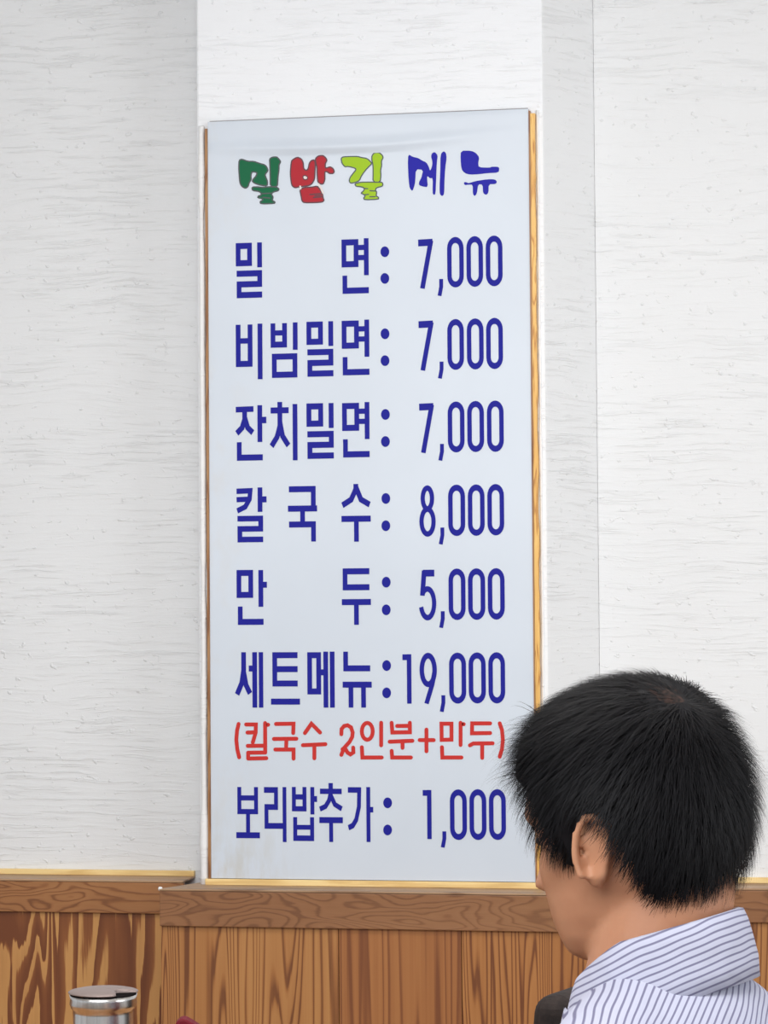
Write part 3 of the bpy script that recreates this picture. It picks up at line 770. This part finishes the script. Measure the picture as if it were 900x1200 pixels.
# torso and limbs
def torso(B, g):
    B.ell((0,0,-.16), (.100+g,.160+g,.13), bw); B.ell((-.02,0,-.31), (.108+g,.150+g,.18), bw)
    B.ell((-.05,0,-.50), (.118+g,.165+g,.11), bw); B.ell((-.035,0,-.10), (.08+g,.13+g,.10), bw)
    for s in (-1,1):
        B.cap((-.012,s*.03,-.045), (-.005,s*.155,-.100), .046+g, .050+g, bw)
        B.cap((-.03,s*.02,-.06), (-.03,s*.13,-.12), .055+g, .055+g, bw)
def arms(B, g, fore=True):
    for s in (-1,1):
        B.cap((0,s*.168,-.105), (.10,s*.215,-.295), .050+g, .040+g, bw)
        if fore: B.cap((.10,s*.215,-.295), (.315,s*.16,-.245), .038+g, .027+g, bw)
torso(hb_, 0); arms(hb_, 0)
for s in (-1,1):
    hb_.ell((.365,s*.15,-.250), (.048,.040,.014), bw, 14, 8)
    for i, (ln, dy) in enumerate(((.070,-.027),(.078,-.009),(.074,.009),(.060,.026))):
        a = (.400,s*.15+dy*.9,-.250); b = (.400+ln*.5,s*.15+dy,-.247); c = (.400+ln,s*.15+dy*1.02,-.262)
        hb_.cap(a, b, .0092, .0085, bw, 10); hb_.cap(b, c, .0085, .0070, bw, 10)
    hb_.cap((.345,s*(.15-.028),-.250), (.385,s*(.15-.055),-.255), .011, .0095, bw, 10); hb_.cap((.385,s*(.15-.055),-.255), (.412,s*(.15-.060),-.261), .0095, .008, bw, 10)
    hip = bw((-.03,s*.09,-.54)); knee = hip+Bf*.42+Bl*(s*.03); knee.z = .52
    ank = knee-Bf*.04; ank.z = .09
    hb_.cap(hip, knee, .082, .058, lambda p: p); hb_.cap(knee, ank, .056, .036, lambda p: p)
    toe = ank+Bf*.15; toe.z = .035; hl = ank.copy(); hl.z = .045
    hb_.cap(hl, toe, .04, .03, lambda p: p)
body = remesh('body', hb_, M['skin'], person, .0042, 4)

# --- shirt: thin vertical stripes that follow the cloth
def shirt_mat(name, dv):
    k = N(name, .85, .2)
    wn = k.n('ShaderNodeTexNoise'); wn.inputs['Scale'].default_value = 9; wn.inputs['Detail'].default_value = 2
    k.l(k.tc.outputs['Object'], wn.inputs['Vector'])
    sub = k.n('ShaderNodeVectorMath', operation='SUBTRACT'); k.l(wn.outputs['Color'], sub.inputs[0]); sub.inputs[1].default_value = (.5,.5,.5)
    scl = k.n('ShaderNodeVectorMath', operation='SCALE'); k.l(sub.outputs[0], scl.inputs[0]); scl.inputs['Scale'].default_value = .014
    add = k.n('ShaderNodeVectorMath', operation='ADD'); k.l(k.tc.outputs['Object'], add.inputs[0]); k.l(scl.outputs[0], add.inputs[1])
    dot = k.n('ShaderNodeVectorMath', operation='DOT_PRODUCT'); k.l(add.outputs[0], dot.inputs[0])
    dv = dv.normalized(); dot.inputs[1].default_value = tuple(dv)
    ph = k.math('FRACT', k.math('MULTIPLY', dot.outputs['Value'], 1/.0056))
    col = k.ramp(ph, [(0,sR(184,185,203)),(.50,sR(188,189,207)),(.62,sR(122,120,144)),(.80,sR(116,114,140)),(.92,sR(190,191,209))])
    k.color(col); k.bump(k.noise(k.mapping((1,1,1)), 600, 2), .2, .0006)
    k.bump(k.noise(k.mapping((1,1,1)), 16, 3), .6, .012)
    return k.m
M['shirt'] = shirt_mat('striped_cloth', Bl*.35 + Bu*.55 + Bf*.75)
M['collar'] = shirt_mat('striped_collar_cloth', Bu + Bf*.5)
sb = Blob(); torso(sb, .012); arms(sb, .013, False)
for s in (-1,1): sb.cap((.10,s*.215,-.295), (.14,s*.205,-.287), .053, .052, bw)
sb.cap((-.002,0,-.08), (0.0,0,-.03), .086, .074, bw, 24)
up = Bu
neckax = (nk0-nk1).normalized()
def cutshirt(co):
    d = co-NB
    rel = co-bw((-.002,0,0))
    hgt = rel.dot(Bu) + rel.dot(Bf)*.55
    return hgt > -.002 and (rel-Bu*rel.dot(Bu)).length < (.074 if rel.dot(Bf) < 0 else .088)
shirt = remesh('shirt', sb, M['shirt'], person, .006, 8, cutshirt)
# collar: folded band round the neck, high at the nape and dipping to the front
def collar():
    v, f = [], []; n = 64; prof = [(.0,.0),(.000,.028),(.002,.0325),(.005,.034),(.009,.032),(.013,.022),(.017,.006),(.021,-.012),(.022,-.03)]
    for i in range(n+1):
        a = math.radians(-158+316*i/n)+math.pi
        cx, cy = math.cos(a), math.sin(a)
        for off, h in prof:
            rr = .066+off
            x = -.004+rr*cx*(1.05 if cx < 0 else .90); y = rr*cy; z = -.010-.30*x - .30*max(0, x) + h*(1 if cx < .2 else 1-.25*(cx-.2))
            v.append(bw((x,y,z)))
    m = len(prof)
    for i in range(n):
        for j in range(m-1): f.append((i*m+j, i*m+j+1, (i+1)*m+j+1, (i+1)*m+j))
    o = mesh('collar', v, f, M['collar'], shirt, True)
    o.location = (0,0,0)
    so = o.modifiers.new('s', 'SOLIDIFY'); so.thickness = .0016
    return o
bpy.context.view_layer.update()
collar()
tr = Blob(); tr.ell((-.05,0,-.52), (.13,.178,.10), bw)
for s in (-1,1):
    hip = bw((-.03,s*.09,-.54)); knee = hip+Bf*.42+Bl*(s*.03); knee.z = .52; ank = knee-Bf*.04; ank.z = .11
    tr.cap(hip, knee, .094, .070, lambda p: p); tr.cap(knee, ank, .068, .054, lambda p: p)
trousers = remesh('trousers', tr, plain('trousers_cloth', sR(44,46,56), .9), person, .009, 6)
for s in (-1,1):
    hip = bw((-.03,s*.09,-.54)); knee = hip+Bf*.42+Bl*(s*.03); ank = knee-Bf*.04
    sh = Blob(); a = ank-Bf*.03; a.z = .05; b = ank+Bf*.17; b.z = .04; sh.cap(a, b, .05, .038, lambda p: Vector((p[0],p[1],p[2])))
    remesh('shoe', sh, M['iron'], person, .008, 3)
# eyes and brows
M['eye'] = plain('eye_dark', sR(40,26,22), .2)
for s in (-1,1):
    e = Blob(); e.ell((.0685,s*.031,-.002), (.008,.0125,.0055), hw, 16, 10); mesh('eye', e.v, e.f, M['eye'], person, True)

# --- hair: scalp cap and combed strands
def hairmat():
    k = N('black_hair', .6, .18); k.color(k.ramp(k.noise(k.mapping((1,1,1)), 90, 3), [(.35, sR(13,12,15)), (.65, sR(22,21,24))])); return k.m
M['hair'] = hairmat()
CROWN = (-.064, .016, .101)
def hairline(th, z):
    """th 0 = face front. lowest z the hair reaches in that direction"""
    a = abs((th+math.pi) % (2*math.pi)-math.pi)
    d = math.degrees(a)
    pts = [(0,.058),(35,.052),(50,.035),(62,.020),(70,-.022),(78,-.028),(86,.012),(100,.010),(112,-.040),(130,-.078),(180,-.088)]
    for (a0,h0),(a1,h1) in zip(pts, pts[1:]):
        if d <= a1: return h0+(h1-h0)*(d-a0)/(a1-a0)
    return pts[-1][1]
def cap_pt(th, z, off):
    p = head_pt(th, z, off)
    if z > .06: p[2] += off*.9*min(1, (z-.06)/.05)
    return p
v, f = [], []; NZ, NU = 60, 96
idx = {}
for i in range(NZ+1):
    for j in range(NU):
        th = 2*math.pi*j/NU; lo = hairline(th, 0); z = .116-(.116-lo)*i/NZ
        edge = min(1, (1-i/NZ)*5)
        off = .001+.011*edge+.0035*noise.noise(Vector((math.cos(th)*3, math.sin(th)*3, z*35)))*edge
        p = cap_pt(th, z, off)
        v.append(hw(p))
for i in range(NZ):
    for j in range(NU): f.append((i*NU+j, (i+1)*NU+j, (i+1)*NU+(j+1)%NU, i*NU+(j+1)%NU))
f.append(tuple(range(NU)))
hair = mesh('hair', v, f, M['hair'], person, True)
# strands
V, Fc = [], []
rng = random.Random(3)
def strand(th, z, ln, lift, wdt, jit):
    base = Vector(cap_pt(th, z, .0105*min(1, (z-hairline(th,0))/.03)))
    c = Vector(CROWN)
    nrm = (base-Vector((-.008,0,.0))); nrm.normalize()
    d = (base-c); d += Vector((.035,0,-.02))
    d = d-nrm*d.dot(nrm)
    if d.length < 1e-4: d = Vector((1,0,0))
    d.normalize(); d = (d+Vector((rng.uniform(-jit,jit), rng.uniform(-jit,jit), rng.uniform(-jit,jit))))
    d = (d-nrm*d.dot(nrm)).normalized()
    side = nrm.cross(d).normalized()
    n = 4; b = len(V); p = base.copy()
    for i in range(n+1):
        t = i/n; w_ = wdt*(1-t*.85)
        V.append(hw(p-side*w_)); V.append(hw(p+side*w_))
        n2 = (p-Vector((-.008,0,0))).normalized()
        dd = (d-n2*d.dot(n2)).normalized()
        p = p+(dd*(1-.25*lift)+n2*lift*(1-.9*t)+Vector((0,0,-.10*t)))*ln/n
    for i in range(n): Fc.append((b+2*i, b+2*i+1, b+2*i+3, b+2*i+2))
cnt = 0
while cnt < 21000:
    th = rng.uniform(0, 2*math.pi); z = .116-.205*rng.random()**1.35
    lo = hairline(th, 0)
    if z < lo+.004: continue
    b = Vector(head_pt(th, z, 0)); dc = (b-Vector(CROWN)).length
    if dc < .016 and rng.random() < .6: continue
    low = min(1, (z-lo)/.04)
    strand(th, z, (.014+.026*low)*rng.uniform(.7,1.2), rng.uniform(.12,.42)*(.4+.6*low), .00042, .35); cnt += 1
for _ in range(500):          # stray ends at the forehead
    th = rng.uniform(-1.1, 1.1); z = rng.uniform(.055,.10); strand(th, z, rng.uniform(.03,.05), rng.uniform(.5,.95), .0003, .7)
hs = mesh('hair_strands', V, Fc, M['hair'], hair, False)
hs['kind'] = 'stuff'
# thinning crown: a few scalp-coloured millimetres showing between the strands
ks = N('scalp_through_hair', .7, .2)
ks.color(ks.ramp(ks.noise(ks.mapping((1,1,1)), 160, 3), [(.45, sR(20,17,17)), (.70, sR(62,44,38))]))
ft = []
cw = hw(CROWN)-person.location
hair.data.materials.append(ks.m)
for p in hair.data.polygons:
    if (p.center-cw).length < .020: p.material_index = 1

# the chair the person sits on (below the picture)
pm = bw((-.245,0,0))
trz = [v.co for v in trousers.data.vertices]
hipc = bw((-.03,0,0))-person.location
seat_h = min(c.z for c in trz if (Vector((c.x,c.y,0))-Vector((hipc.x,hipc.y,0))).length < .26) - .002
seat_h = min(seat_h, min((v.co+0*v.co).z for v in body.data.vertices if (Vector((v.co.x,v.co.y,0))-Vector((hipc.x,hipc.y,0))).length < .22)-.002)
make_chair('dark chair under the person in the striped shirt, below the picture', (pm.x, pm.y, 0), ang(Bf)-math.pi/2, .84, seat=seat_h)
